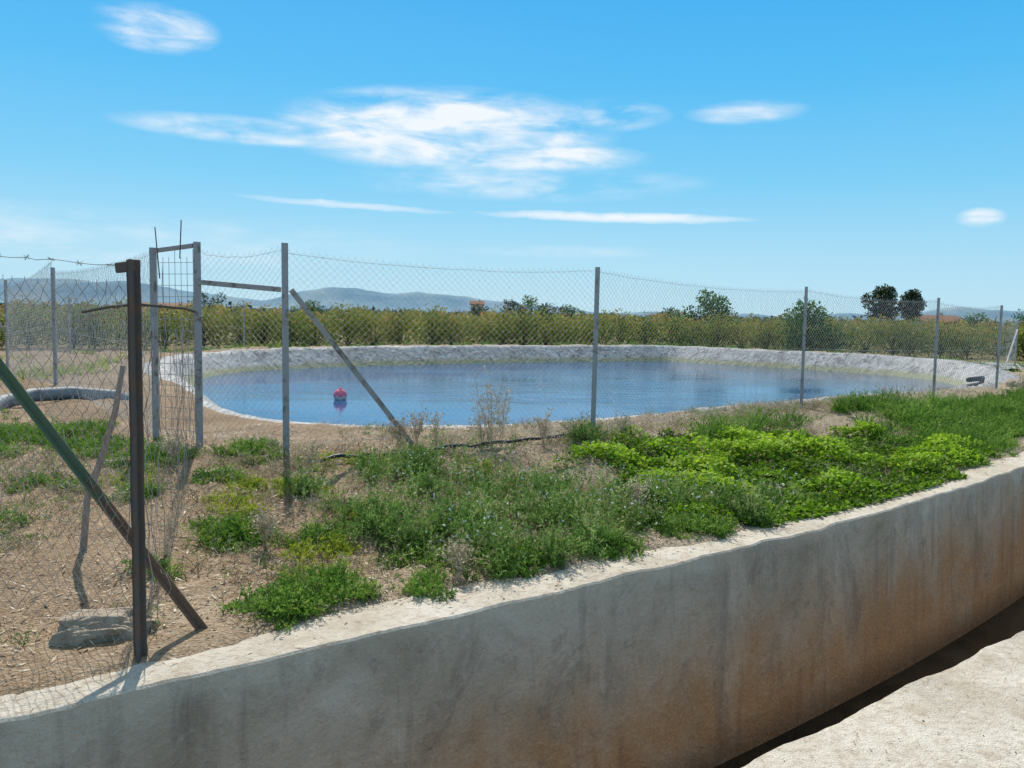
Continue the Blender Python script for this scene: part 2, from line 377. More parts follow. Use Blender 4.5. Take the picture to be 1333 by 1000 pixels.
def scat(n,fn,s0,s1,n0,n1):
    s=rng.uniform(s0,s1,n*3);q=rng.uniform(n0,n1,n*3);d=fn(s,q); kk=rng.random(n*3)<d
    return s[kk][:n],q[kk][:n]
def ell(s,n,cs_,cn,rs,rn,nz=.6,f=1.7):
    d=((s-cs_)/rs)**2+((n-cn)/rn)**2
    return np.clip((1.-d+nz*fbm(s*f,n*f+5,4))*3,0,1)
def dbroad(s,n):
    a=ell(s,n,7.2,5.0,2.7,1.35,1.4,2.); b=ell(s,n,9.5,4.8,1.4,.85,1.1); c=ell(s,n,5.4,4.3,.9,.5,.9); d=ell(s,n,7.2,3.95,1.8,.28,1.,2.5)
    return np.maximum.reduce([a,b,c,d])*(n>3.74)
s,q=scat(46000,dbroad,4,12,3.7,7.2); x,y=s2w(s,q)
mound=.02+.17*np.clip(.5+fbm(s*2.2,q*2.2,3)*1.8,0,1)*np.clip(dbroad(s,q),0,1)*ss(3.75,4.3,q)
z=np.maximum(hfun(x,y),np.where(q<4,.004,-9))+mound*rng.random(len(x))**.5
P=np.stack([x,y,z],1); D=rng.normal(size=P.shape)*[1,1,.45]+[0,0,.25]
nrm=rng.normal(size=P.shape)*.55+[0,0,1]
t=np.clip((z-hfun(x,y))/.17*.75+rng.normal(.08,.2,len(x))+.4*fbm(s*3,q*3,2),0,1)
o=quadmesh('ground_cover',rleaf(P,D,rng.uniform(.03,.065,len(x)),rng.uniform(.022,.045,len(x)),nrm),BROAD,t); o['kind']='stuff'
def plants(name,clusters,mat,bl,lw,droop=.25,up=1.0,leaflets=0,kind='stuff',spread=.03):
    Q=[];T=[]
    x,y,h=clusters; npl=len(x); zz=np.maximum(hfun(x,y),np.where(np.abs(w2s(x,y)[1]-3.8)<.2,.003,-9))
    idx=np.repeat(np.arange(npl),bl)
    P=np.stack([x[idx],y[idx],zz[idx]-.01],1)+rng.normal(0,spread,(len(idx),3))*[1,1,0]
    D=rng.normal(size=P.shape)*[.75,.75,0]+[0,0,up]; D=unit(D)
    Ln=h[idx]*rng.uniform(.5,1.15,len(idx)); t=np.clip(rng.normal(.45,.22,npl)[idx]+rng.normal(0,.15,len(idx)),0,1)
    Q.append(blades(P,D,Ln,np.full(len(idx),lw),droop)); T.append(np.r_[t*.8,t])
    if leaflets:
        i2=np.repeat(np.arange(len(idx)),leaflets); f=rng.uniform(.25,1,len(i2))
        P2=P[i2]+D[i2]*(Ln[i2]*f)[:,None]; P2[:,2]-=Ln[i2]*droop*np.clip((f-.55)/.45,0,1)
        D2=D[i2]*.7+rng.normal(size=P2.shape)*.6
        l=rng.uniform(.012,.032,len(i2))*(.6+h[idx][i2]*1.8)
        Q.append(rleaf(P2,D2,l,l*.33)); T.append(np.clip(t[i2]+f*.3-.1,0,1))
    o=quadmesh(name,np.concatenate(Q),mat,np.concatenate(T)); o['kind']=kind; return o
def clump(cl,mat,name,nper,lo,hi,lw,leaflets,droop=.25,up=1.2,bl=10):
    X=[];Y=[];H=[]
    for (a,b,r,w) in cl:
        k=int(nper*w); rr=np.sqrt(rng.random(k))*r; an=rng.random(k)*6.283; rr=rr*(1+.3*np.sin(an*3+a*5)); ss_=a+rr*np.cos(an);nn_=b+rr*np.sin(an)
        kk=nn_>3.76; ss_,nn_=ss_[kk],nn_[kk]; rr=rr[kk]
        xx,yy=s2w(ss_,nn_); X.append(xx);Y.append(yy);H.append(rng.uniform(lo,hi,len(xx))*(1-.5*rr/r))
    return plants(name,(np.concatenate(X),np.concatenate(Y),np.concatenate(H)),mat,bl,lw,droop,up,leaflets)
def dfe(s,n):
    a=ell(s,n,3.45,5.2,1.0,1.35,2.3,2.6);b=ell(s,n,4.5,4.35,1.1,.5,1.8,2.6);c=ell(s,n,5.5,4.1,.9,.35,1.2);d=ell(s,n,2.9,4.5,.4,.6,1.6,2);e=ell(s,n,5.8,6.9,1.2,.35,1.4)
    return np.maximum.reduce([a,b,c*.8,d*.7,e*.6])*(n>3.86)
random.seed(21); tufts=[]
sA,qA=scat(62,dfe,1.9,6.8,3.9,6.9)
for i in range(len(sA)): tufts.append((float(sA[i]),float(qA[i]),random.uniform(.08,.22),random.uniform(.5,1.3)))
clump(tufts,FEATH,'feathery_weeds',9,.16,.46,.0045,15,.15,1.6,15)
s,q=scat(150,dfe,1.8,7,3.85,7); x,y=s2w(s,q)
plants('feathery_weeds',(x,y,rng.uniform(.06,.2,len(s))),FEATH,13,.0045,.18,1.2,10,spread=.045)
s,q=scat(110,dfe,1.8,6.5,4.1,6.8); x,y=s2w(s,q)
plants('flowering_weeds',(x,y,rng.uniform(.26,.46,len(x))),FEATH,5,.0035,.08,2.6,14,spread=.03)
s,q=scat(260,dfe,1.8,6.5,3.9,6.8); x,y=s2w(s,q); P=np.stack([x,y,hfun(x,y)+rng.uniform(.1,.34,len(x))],1)
k=M('pale_petals',.8,.1); k.color((.80,.80,.74)); o=quadmesh('weed_flowers',rleaf(np.repeat(P,3,0),rng.normal(size=(len(P)*3,3)),np.full(len(P)*3,.014),np.full(len(P)*3,.012)),k.m); o['kind']='stuff'
def dmed(s,n):
    return np.maximum.reduce([ell(s,n,14.5,5.1,4.5,1.2,.9),ell(s,n,20,5.0,4,1.1,.7),ell(s,n,11.0,4.6,1.5,.7,.9),ell(s,n,12.6,6.6,1.3,.3,.8),ell(s,n,8.5,6.4,1.5,.3,1.2)*.5])*(n>3.80)
s,q=scat(2700,dmed,7,26,3.80,7); x,y=s2w(s,q)
plants('bank_weeds',(x,y,rng.uniform(.14,.42,len(x))*ss(3.4,4.4,q)*(.7+.8*(fbm(s*.9,q*.9,2)+.35))),GRASSM,10,.012,.2,1.2,6)
clump([(1.6,5.45,.26,1.2),(1.72,4.22,.28,1),(1.42,4.10,.2,.6),(2.25,4.0,.15,.25),(1.0,9.9,.7,2.4),(.2,10.6,.9,2.6),(1.3,8.9,.5,1.0),(1.6,7.9,.45,1.3),(2.4,7.7,.35,.7),(-.8,10.5,1.,2.0),(-.6,12.5,1.2,2.),(.7,7.2,.3,.4),(.3,8.9,.4,.6),(1.9,6.9,.2,.4),(3.0,4.1,.24,.7),(3.7,4.1,.28,.8),(4.6,4.05,.28,.8),(1.2,6.6,.2,.3),(.2,6.2,.25,.3),(1.0,5.0,.15,.2),(2.1,5.2,.2,.5),(2.5,4.5,.22,.6)],GRASSM,'green_weeds',75,.12,.28,.008,12)
clump([(2.35,6.3,.35,1),(2.0,6.6,.25,.5),(1.75,6.0,.22,.6),(2.0,4.9,.28,.7),(1.8,4.5,.2,.4),(2.9,7.0,.3,.4),(-1.5,12.5,1.2,1.5),(3.3,6.9,.3,.3),(2.6,5.4,.25,.4),(3.9,5.6,.25,.3),(4.2,6.3,.25,.3),(1.3,7.3,.25,.4)],YELM,'yellow_weeds',50,.08,.22,.008,9)
def dsp(s,n): return np.clip(fbm(s*1.2,n*1.2+9,4)*3+.15,0,1)*(n>3.95)
s,q=scat(800,dsp,-3,14,3.95,8.6); x,y=s2w(s,q)
plants('sparse_weeds',(x,y,rng.uniform(.04,.18,len(x))),FEATH,8,.005,.3,.8,6)
s,q=scat(2600,dsp,-6,16,3.9,9.5); x,y=s2w(s,q)
plants('dry_grass_tufts',(x,y,rng.uniform(.05,.24,len(x))),DRY,9,.004,.3,.8,2)
s=rng.uniform(1.2,6,620);q=rng.uniform(4.0,7,620); x,y=s2w(s,q)
plants('dry_grass_tufts',(x,y,rng.uniform(.06,.26,len(x))),DRY,8,.004,.3,.9,3)
s=rng.uniform(-4,18,700);q=7.3+rng.normal(0,.35,700);x,y=s2w(s,q); kk=(pond_sd(x,y)>.1); x,y=x[kk],y[kk]
plants('dry_grass_tufts',(x,y,rng.uniform(.08,.3,len(x))),DRY,8,.004,.25,1.,3)
def dl(s,n): return np.clip(.6+fbm(s*1.1,n*1.1,3),.1,1)*(n>3.60)*np.where(n<3.88,.16,1)
s,q=scat(95000,dl,-4,13,3.60,9.6); x,y=s2w(s,q); z=np.maximum(hfun(x,y),np.where(q<3.97,.004,-9))+.006
P=np.stack([x,y,z],1); D=rng.normal(size=P.shape)*[1,1,.28]
l=rng.uniform(.012,.06,len(x))*np.where(rng.random(len(x))<.12,2.2,1); w=np.where(rng.random(len(x))<.7,.004,.013)
o=quadmesh('dry_litter',rleaf(P,D,l,w,np.tile([0.,0.,1.],(len(x),1))+rng.normal(size=P.shape)*.3),DRY,rng.random(len(x))**.9); o['kind']='stuff'
s=rng.uniform(1.,5,900);q=rng.uniform(.6,1.8,900); q=np.where(rng.random(900)<.7,.9+(q-.9)*.4,q);x,y=s2w(s,q)
P=np.stack([x,y,np.maximum(hfun(x,y),.0)+.006],1);D=rng.normal(size=P.shape)*[1,1,.1]; kk=q<1.75
o=quadmesh('dry_litter',rleaf(P[kk],D[kk],rng.uniform(.01,.03,kk.sum()),np.full(kk.sum(),.005),np.tile([0.,0.,1.],(kk.sum(),1))),DRY,rng.random(kk.sum())*.5); o['kind']='stuff'
s,q=scat(2400,dl,-3,12,3.75,9)
x,y=s2w(s,q)
s2=rng.uniform(1.5,5,60);q2=rng.uniform(.7,1.7,60);x2,y2=s2w(s2,q2); x=np.r_[x,x2];y=np.r_[y,y2];q=np.r_[q,q2]
r=rng.uniform(.004,.016,len(x)); r[-60:]*=.5
V=[];F=[]
hh=np.maximum(hfun(x,y),np.where(q<3.97,0.001,-9))
for i in range(len(x)):
    b=len(V); rr=r[i]; a0=random.random()*6
    for kx in range(5):
        an=a0+kx*1.2566; k1=rr*random.uniform(.7,1.2); V.append((x[i]+k1*math.cos(an),y[i]+k1*math.sin(an),hh[i]-.003))
    V.append((x[i]+random.gauss(0,rr*.3),y[i]+random.gauss(0,rr*.3),hh[i]+rr*random.uniform(.6,1.)))
    F+=[(b+j,b+(j+1)%5,b+5) for j in range(5)]
o=meshobj('gravel',V,F,ROCK); o['kind']='stuff'
X=rng.uniform(-14,24,9000);Y=rng.uniform(24,46,9000);sd=pond_sd(X,Y);kk=(sd>.9)&(rng.random(9000)<np.clip(.6+fbm(X*.4,Y*.4,3)*1.4,0,1));X=X[kk][:4200];Y=Y[kk][:4200]
plants('bank_grass',(X,Y,rng.uniform(.08,.34,len(X))),GRASSM,5,.03,.2,1.,0)
X=rng.uniform(-20,-8,2500);Y=rng.uniform(12,34,2500);sd=pond_sd(X,Y);kk=(sd>1.2)&(rng.random(2500)<np.clip(.3+fbm(X*.35,Y*.35,3)*2,0,1));X=X[kk];Y=Y[kk]
plants('bank_grass',(X,Y,rng.uniform(.15,.5,len(X))),YELM,7,.022,.2,1.,3)
# ------------------------------------------------------------ dry tall weeds (individual)
def dryweed(x,y,h,mat=DRY,label='tall dry flowering weed standing by the wire fence'):
    z=hz(x,y); root=empty('dry_weed',(x,y,z-.01),label,'dry plant','dry weeds by the fence')
    tubes=[];Q=[]
    for i in range(random.randint(5,9)):
        dx,dy=random.gauss(0,.17),random.gauss(0,.17); hh=h*random.uniform(.55,1)
        path=[Vector((random.gauss(0,.02),random.gauss(0,.02),0))]
        for k in range(1,6):
            f=k/5; path.append(Vector((dx*hh*f**1.3+random.gauss(0,.008),dy*hh*f**1.3+random.gauss(0,.008),hh*f)))
        tubes.append(tube(path,[.0035,.003,.0028,.0024,.002,.0012],4))
        for b in range(9):
            f=random.uniform(.3,1)*5; k=min(int(f),4); p=path[k].lerp(path[k+1],f-k)
            e=p+Vector((random.gauss(0,.045),random.gauss(0,.045),random.uniform(.02,.10)))
            tubes.append(tube([p,p.lerp(e,.5)+Vector((0,0,.008)),e],[.0018,.0015,.001],3,False))
            for c in range(7):
                Q.append(list(e+Vector((random.gauss(0,.014),random.gauss(0,.014),random.gauss(0,.014)))))
    V,F=join(tubes); meshobj('stem',V,F,STEM,False,root)
    P=np.array(Q);D=rng.normal(size=P.shape); o=quadmesh('seed_heads',rleaf(P,D,rng.uniform(.012,.026,len(P)),rng.uniform(.008,.016,len(P))),mat,.2+.8*rng.random(len(P)),root); o['kind']='stuff'
for x,y,h in [(-.22,8.45,.88),(-.1,8.55,.7),(-.3,8.35,.6),(-.2,8.3,.5),(-.98,8.35,.38),(-1.15,8.2,.3),(-.8,8.5,.3),(.35,8.7,.35),(1.3,9.3,.3),(-1.75,6.9,.3),(6.6,14.0,.45),(10.9,17.2,.6),(-.3,4.75,.22),(1.0,6.3,.25),(-3.0,7.1,.3),(-1.6,5.2,.25)]: dryweed(x,y,h)
# ------------------------------------------------------------ fences
def wires(name,p,q,r,mat,parent=None):
    d=unit(q-p); u=unit(np.cross(d,np.tile([.3,.2,.93],(len(d),1))));w=np.cross(d,u); Q=[]
    c=[u*math.cos(k*2.0944)*r+w*math.sin(k*2.0944)*r for k in range(3)]
    for k in range(3):
        k2=(k+1)%3; Q.append(np.stack([p+c[k],p+c[k2],q+c[k2],q+c[k]],1))
    return quadmesh(name,np.concatenate(Q),mat,None,parent)
def chain(name,a,b,za,zb,H,cell,r,mat,parent,sag=.03,jit=.004,bow=0.,hole=0):
    a=np.array([a[0],a[1]]);b=np.array([b[0],b[1]]);Lg=np.linalg.norm(b-a); nc=max(4,int(Lg/(cell/2)));nr=int(H/(cell/2))
    dirv=(b-a)/Lg; nv=np.array([-dirv[1],dirv[0]])
    I,J=np.meshgrid(np.arange(nc+1),np.arange(nr+1),indexing='ij'); t=I/nc
    zz=za+(zb-za)*t+J/nr*(H-sag*4*t*(1-t)*(J/nr))
    off=rng.normal(0,jit,I.shape)+bow*np.sin(t*9+J*.06)*.5+bow*fbm(t*6,J*.05,2)
    X=a[0]+dirv[0]*t*Lg+nv[0]*off+rng.normal(0,jit*.6,I.shape)*dirv[0];Y=a[1]+dirv[1]*t*Lg+nv[1]*off; Z=zz+rng.normal(0,jit*.6,I.shape)
    G=np.stack([X,Y,Z],-1); par=((I+J)%2==0)
    E=[]
    m1=par[:-1,:-1]; E.append((G[:-1,:-1][m1],G[1:,1:][m1]))
    m2=par[:-1,1:]; E.append((G[:-1,1:][m2],G[1:,:-1][m2]))
    p=np.concatenate([e[0] for e in E]);q=np.concatenate([e[1] for e in E])
    tb=G[:,-1][par[:,-1]]; p=np.concatenate([p,tb]); q=np.concatenate([q,tb+np.array([0,0,.018])])
    return wires(name,p,q,r,mat,parent)
def longwire(name,pts,r,mat,parent): 
    V,F=tube(pts,r,5); return meshobj(name,V,F,mat,True,parent)
def sagline(a,b,n=14,s=.02,j=.004):
    a=Vector(a);b=Vector(b); return [a.lerp(b,i/n)-Vector((0,0,s*4*(i/n)*(1-i/n)))+Vector((random.gauss(0,j),random.gauss(0,j),random.gauss(0,j))) for i in range(n+1)]
def fence_run(posts,label,name='chain_link_fence',group='perimeter fence runs',cell=.072,r=.0012,braces=[],skip_first=False):
    root=empty(name,(posts[0][0],posts[0][1],posts[0][2]),label,'fence',group); root_loc=Vector(root.location)
    def P(o): o.parent=root; o.matrix_parent_inverse=Matrix.Translation(-root_loc); return o
    for i,(x,y,z,t) in enumerate(posts):
        if not(skip_first and i==0):
            V,F=profile_bar((x,y,z-.15),(x+random.gauss(0,.01),y,t),Lprof(.062,.006),Vector((-.4,.9,0)),0,1); P(meshobj('fence_post',V,F,GALV))
    for i in range(len(posts)-1):
        a=posts[i];b=posts[i+1]; H=((a[3]-a[2])+(b[3]-b[2]))/2-.06
        dm=math.hypot((a[0]+b[0])/2,(a[1]+b[1])/2)
        c2=cell if dm<17 else (.12 if dm<24 else .5); rr=r*min(1.9,max(1,dm/11)) if dm<24 else .0015
        o=chain('wire_mesh',a,b,a[2]+.02,b[2]+.02,H,c2,rr,WIRE,None,.07,.004,bow=.012); P(o)
        for f in (.985,.5,.03):
            o=longwire('tension_wire',sagline((a[0],a[1],a[2]+.02+H*f),(b[0],b[1],b[2]+.02+H*f),16,.07*f),.002,WIRE,None);P(o)
    for (a,b) in braces:
        V,F=profile_bar(a,b,Lprof(.05,.005),Vector((-.4,.9,0.1))); P(meshobj('brace',V,F,GALV))
    return root
g0=(-3.20,8.21,hz(-3.2,8.21)); p0=(-2.19,7.77)
z0=hz(*p0)
fence_run([(-3.20,8.21,g0[2],2.26),(p0[0],p0[1],z0,2.24),(.95,9.44,hz(.95,9.44),2.17),(4.78,13.3,hz(4.78,13.3),2.15),(8.3,15.85,hz(8.3,15.85),2.09),(11.15,18.55,hz(11.15,18.55),2.03),(19.3,31,0,1.75)],
 'galvanised chain-link fence with steel posts along the reservoir bank',braces=[((-2.13,7.75,1.80),(-1.02,8.42-.05,z0-.02)),((-3.17,8.17,1.87),(-2.22,7.79,1.80)),((19.2,30.8,1.4),(17.3,28.3,.1)),((19.3,31,1.72),(21.2,32.2,1.72))],skip_first=True)
fence_run([(-3.74,8.42,g0[2],2.2),(-7.95,14.0,hz(-7.95,14.),2.26),(-12.3,19.6,hz(-12.3,19.6),2.2),(-16.2,29.5,0,1.95),(-12,36,-.1,1.9)],
 'weathered chain-link fence running back beside orchard weeds',skip_first=True)
gr=empty('gate',(-3.2,8.21,g0[2]),'narrow galvanised steel gate with wire grid infill','gate')
def GP(o,par=gr):
    o.parent=par; o.matrix_parent_inverse=Matrix.Translation(-Vector(gr.location)); return o
def bar(name,a,b,w,mat,par=None,d=None):
    V,F=profile_bar(a,b,Bprof(w,d or w),Vector((-.35,.93,0.02))); return meshobj(name,V,F,mat)
GP(bar('gate_post',(-3.20,8.21,-.0),(-3.20,8.21,2.27),.07,GALV)); GP(bar('gate_post',(-3.74,8.42,-.0),(-3.74,8.42,2.22),.065,GALV))
GP(bar('top_bar',(-3.235,8.224,2.235),(-3.703,8.406,2.19),.045,GALV))
p=[];q=[]
ax=np.array([-3.25,8.23]);bx=np.array([-3.69,8.40])
for i in range(7):
    f=i/6; c=ax+(bx-ax)*f; p.append([*c,.32]);q.append([*c,2.12+.08*(i%3==0)])
for j in range(16):
    z=.34+j*.115; p.append([*ax,z]);q.append([*bx,z])
GP(wires('wire_grid',np.array(p),np.array(q),.003,GALV))
for a_,b_ in (((-3.62,8.3,1.9),(-3.66,8.3,2.42)),((-3.35,8.15,2.1),(-3.33,8.15,2.48))): GP(longwire('upright_rod',[a_,b_],.006,RUST,None))
# foreground fence
pr=empty('rusty_fence',(-1.68,3.57,0),'old rusty fence post with wire mesh and barbed wire','fence')
def RP(o): o.parent=pr; o.matrix_parent_inverse=Matrix.Translation(-Vector(pr.location)); return o
V,F=profile_bar((-1.675,3.57,-.12),(-1.683,3.60,1.81),Tprof(.056,.012),Vector((.15,-.98,0)),.0006,30); RP(meshobj('fence_post',V,F,RUST))
V,F=profile_bar((-1.67,3.59,1.785),(-1.77,3.63,1.775),Bprof(.045,.03),Vector((0,1,0))); RP(meshobj('bracket',V,F,RUST))
V,F=profile_bar((-1.485,3.88,-.02),(-2.62,3.47,1.88),Lprof(.040,.006),Vector((0,-1,.2)),.0006,8); RP(meshobj('brace',V,F,BRACE))
RP(chain('wire_mesh',(-1.70,3.59),(-3.3,4.35),.0,.1,1.70,.082,.0015,RWIRE,None,.02,.006,bow=.04))
RP(chain('wire_mesh',(-1.70,3.60),(-3.18,8.15),.02,.2,1.62,.22,.0014,RWIRE,None,.30,.010,bow=.06))
def barbed(a,b,s=.03):
    pts=sagline(a,b,20,s,.004); parts=[tube(pts,.0019,4)]
    for i in range(1,20,2):
        c=pts[i]
        for k in range(4):
            e=Vector((random.gauss(0,1),random.gauss(0,1),random.gauss(0,1))).normalized()*.016; parts.append(tube([c-e,c+e],.0013,3,False))
    V,F=join(parts); return RP(meshobj('barbed_wire',V,F,RWIRE))
barbed((-1.72,3.60,1.79),(-3.5,4.45,1.97)); barbed((-1.71,3.60,1.62),(-3.2,4.3,1.60),.12)
RP(longwire('rusty_rod',[(-1.93,3.62,1.575),(-1.80,3.60,1.60),(-1.68,3.62,1.615),(-1.50,3.70,1.60),(-1.46,3.72,1.585)],.006,RUST,None))
for i in range(4):
    f=[.02,.08,.2,.45][i]; x=-1.68-1.48*f;y=3.62+4.55*f; pts=[]
    top=random.uniform(1.3,1.85)
    for k in range(14):
        pts.append((x+random.gauss(0,.006)+.025*math.sin(k*.5+i),y+random.gauss(0,.01),.02+k*top/13))
    RP(longwire('hanging_wire',pts,.0022,RWIRE,None))
for i in range(3):
    f=random.uniform(.02,.12); pts=[Vector((-1.7-1.5*f,3.6+4.5*f,.35+.1*i))]; dv=Vector((.02,.02,-.02))
    for k in range(14):
        dv=dv*.75+Vector((random.gauss(0,.018),random.gauss(0,.02),random.gauss(-.006,.018))); nx2=pts[-1]+dv; nx2.z=max(.03,nx2.z); pts.append(nx2)
    RP(longwire('hanging_wire',pts,.0017,RWIRE,None))
V,F=tube([(-2.63,4.85,-.05),(-2.62,4.86,.12),(-2.60,4.88,.42),(-2.53,4.92,.66),(-2.46,4.97,.95),(-2.42,5.0,1.24)],[.024,.022,.021,.022,.019,.017],8)
tag(meshobj('leaning_pole',V,F,WOOD,True),'crooked weathered wooden pole leaning on the fence','pole')
def rock(name,x,y,sx,sy,sz,label,rot=0,cat='rock',mat=ROCK,grp='loose rocks on the bank',sink=.15,pw=.72,am=.42):
    bm=bmesh.new(); bmesh.ops.create_icosphere(bm,subdivisions=5,radius=.6)
    for v in bm.verts:
        c=v.co.copy()
        c=Vector([math.copysign(abs(t_)**pw,t_) for t_ in c])*.92
        nn=float(fbm(v.co.x*2.2+x*7,v.co.y*2.2+v.co.z*1.7+y,5)); c*=1+nn*am; v.co=Vector((c.x*sx,c.y*sy,c.z*sz))
    me=bpy.data.meshes.new(name); bm.to_mesh(me); bm.free(); me.materials.append(mat)
    o=link(bpy.data.objects.new(name,me)); o.location=(x,y,hz(x,y)+sz*sink); o.rotation_euler=(0,0,rot)
    tag(o,label,cat,grp) if grp else tag(o,label,cat)
rock('rock',-1.95,3.80,.30,.16,.14,'rough half-buried stone beside the rusty post',.35,'rock',ROCK,'loose rocks on the bank',-.02,.62,.6)
for x,y,a,b,c in [(-2.6,6.9,.22,.14,.07),(-3.5,7.2,.25,.2,.07),(-1.3,5.6,.08,.07,.04),(-.4,7.9,.1,.08,.05),(12.1,19.3,.4,.3,.2)]:
    rock('rock',x,y,a,b,c,'rough stone lying on dry soil',random.random()*3)
def onground(pts,lift): return [(x,y,hz(x,y)+lift) for x,y in pts]
def dens(pts,n=6):
    o=[]
    for i in range(len(pts)-1):
        for k in range(n): o.append((pts[i][0]+(pts[i+1][0]-pts[i][0])*k/n,pts[i][1]+(pts[i+1][1]-pts[i][1])*k/n))
    return o+[pts[-1]]
V,F=tube(onground(dens([(-1.75,7.3),(-1.4,7.5),(-.5,8.1),(.2,8.75),(.75,9.25)]),.06),.018,8); tag(meshobj('irrigation_hose',V,F,HOSE,True),'thin black irrigation hose lying along the fence','hose')
V,F=tube(onground(dens([(.8,9.2),(.9,8.5),(1.05,8.0),(1.35,7.65),(1.7,7.6)]),.06),.018,8); tag(meshobj('irrigation_hose',V,F,HOSE,True),'black hose bent across bare soil below the fence','hose')
V,F=tube([(-6.2,8.7,-.12),(-6.45,9.3,.05),(-6.75,10.1,.18),(-7.0,11.0,.27),(-6.95,11.6,.31),(-6.6,12.0,.31),(-6.1,12.3,.24),(-5.8,12.5,.1)],.10,14); tag(meshobj('water_pipe',V,F,GPIPE,True),'thick grey water pipe lying low beside the reservoir','pipe')
V,F=tube([(11.0,19.4,.25),(11.8,20.2,.24),(12.6,21.6,.0),(12.2,22.6,-.28)],.06,10); tag(meshobj('water_pipe',V,F,HOSE,True),'short dark outlet pipe lying on the liner','pipe')
k=M('buoy_paint',.4,.4); z=k.xyz(k.tc.outputs['Object'])[2]
k.color(k.mix(k.mr(z,.065,.075),k.mix(k.noise(8,3),(.80,.62,.62),(.85,.74,.72)),k.mix(k.noise(8,3,obj=True),(.95,.17,.26),(.85,.14,.22)))); BU=k.m
br=empty('buoy',(-3.72,17.4,-.3),'round red and white buoy floating on the reservoir','buoy')
V=[];F=[];m_=24;pf=[(0,-.14),(.06,-.13),(.11,-.095),(.14,-.04),(.148,0),(.14,.05),(.115,.095),(.08,.125),(.04,.14),(.03,.17),(.0,.175)]
for r_,z_ in pf:
    for i in range(m_): V.append((max(r_,.0005)*math.cos(i*6.2832/m_),max(r_,.0005)*math.sin(i*6.2832/m_),z_+.085))
for j in range(len(pf)-1):
    for i in range(m_): F.append((j*m_+i,j*m_+(i+1)%m_,(j+1)*m_+(i+1)%m_,(j+1)*m_+i))
meshobj('float',V,F,BU,True,br)
V,F=tube([(.025*math.cos(a*.5),0,.275+.025*math.sin(a*.5)) for a in range(13)],.006,6); meshobj('lifting_ring',V,F,GALV,True,br)
# ------------------------------------------------------------ trees
def crown_leaves(centers,radii,nleaf,size,flat=.8):
    w=np.array(radii)**2; w=w/w.sum(); idx=rng.choice(len(centers),nleaf,p=w)
    c=np.array([tuple(v) for v in centers])[idx]; r=np.array(radii)[idx]
    d=unit(rng.normal(size=(nleaf,3))); rad=r*rng.random(nleaf)**.4
    P=c+d*rad[:,None]*[1,1,flat]
    D=unit(d+rng.normal(size=d.shape)*.8)
    zmin,zmax=P[:,2].min(),P[:,2].max()
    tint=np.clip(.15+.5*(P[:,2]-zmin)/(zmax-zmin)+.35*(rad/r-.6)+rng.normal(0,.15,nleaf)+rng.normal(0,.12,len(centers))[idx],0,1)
    l=rng.uniform(.6,1.3,nleaf)*size
    return rleaf(P,D,l,l*.55),tint
def make_tree(name,h,w,trunk_h,nclump,nleaf,lsize,leaf,label,cat,group=None,seed=0,loc=(0,0,0),lean=0,top_round=1.,cr_=(.15,.26),low=.18):
    random.seed(seed)
    root=empty(name,(0,0,0),label,cat,group); parts=[]
    parts.append(tube([(0,0,-.1),(random.gauss(0,.02)*h,0,trunk_h*.5),(lean*trunk_h,random.gauss(0,.02)*h,trunk_h),(lean*h*.8,0,h*.75)],[.03*h,.024*h,.02*h,.008*h],7))
    cen=[];rad=[]
    for i in range(nclump):
        f=(i+.5)/nclump; a=i*2.4+random.random(); zz=trunk_h+(h-trunk_h)*f*.92
        prof_=math.sin(math.pi*min(.97,(low+(.93-low)*f)))**.7*top_round
        rr=w/2*prof_*random.uniform(.35,.95)
        c=Vector((math.cos(a)*rr+lean*zz,math.sin(a)*rr,zz)); cen.append(c); rad.append(w*random.uniform(*cr_))
        parts.append(tube([(lean*trunk_h,0,trunk_h*random.uniform(.7,1.)),c*.5+Vector((0,0,trunk_h*.4)),c],[.012*h,.008*h,.003*h],5,False))
    V,F=join(parts); meshobj('trunk',V,F,BARK,True,root)
    Q,T=crown_leaves(cen,rad,nleaf,lsize); quadmesh('crown',Q,leaf,T,root)
    root.location=loc; return root
def copy_tree(root,loc,rz,sc_):
    n=root.copy(); COL.objects.link(n); n.location=loc; n.rotation_euler=(0,0,rz); n.scale=sc_
    for ch in root.children:
        c=ch.copy(); COL.objects.link(c); c.parent=n
    return n
row=[(-60,26),(-34,32),(-17,38.5),(3,46),(16,46.5),(30,44),(60,41)]
rd=[0]
for i in range(len(row)-1): rd.append(rd[-1]+math.hypot(row[i+1][0]-row[i][0],row[i+1][1]-row[i][1]))
def rowpt(t,off):
    x=np.interp(t,rd,[r[0] for r in row]);y=np.interp(t,rd,[r[1] for r in row]); return float(x),float(y)+off
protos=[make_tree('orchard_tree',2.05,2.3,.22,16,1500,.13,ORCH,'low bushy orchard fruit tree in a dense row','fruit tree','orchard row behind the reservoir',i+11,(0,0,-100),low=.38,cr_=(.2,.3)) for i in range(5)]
used=set();ct=0;t=10
while t<rd[-1]-4:
    x,y=rowpt(t,0); x+=random.gauss(0,.15);y+=random.gauss(0,.2); t+=random.uniform(1.2,1.6)
    if abs(x/y)>.66: continue
    k=ct%5; loc=(x,y,-.36); sc_=(random.uniform(.9,1.2),random.uniform(.9,1.2),random.uniform(.80,1.12)-(.06 if x>15 else 0))
    if k not in used: used.add(k); r=protos[k]; r.location=loc; r.scale=sc_
    else: copy_tree(protos[k],loc,random.random()*6.28,sc_)
    ct+=1
Q=[];T=[]
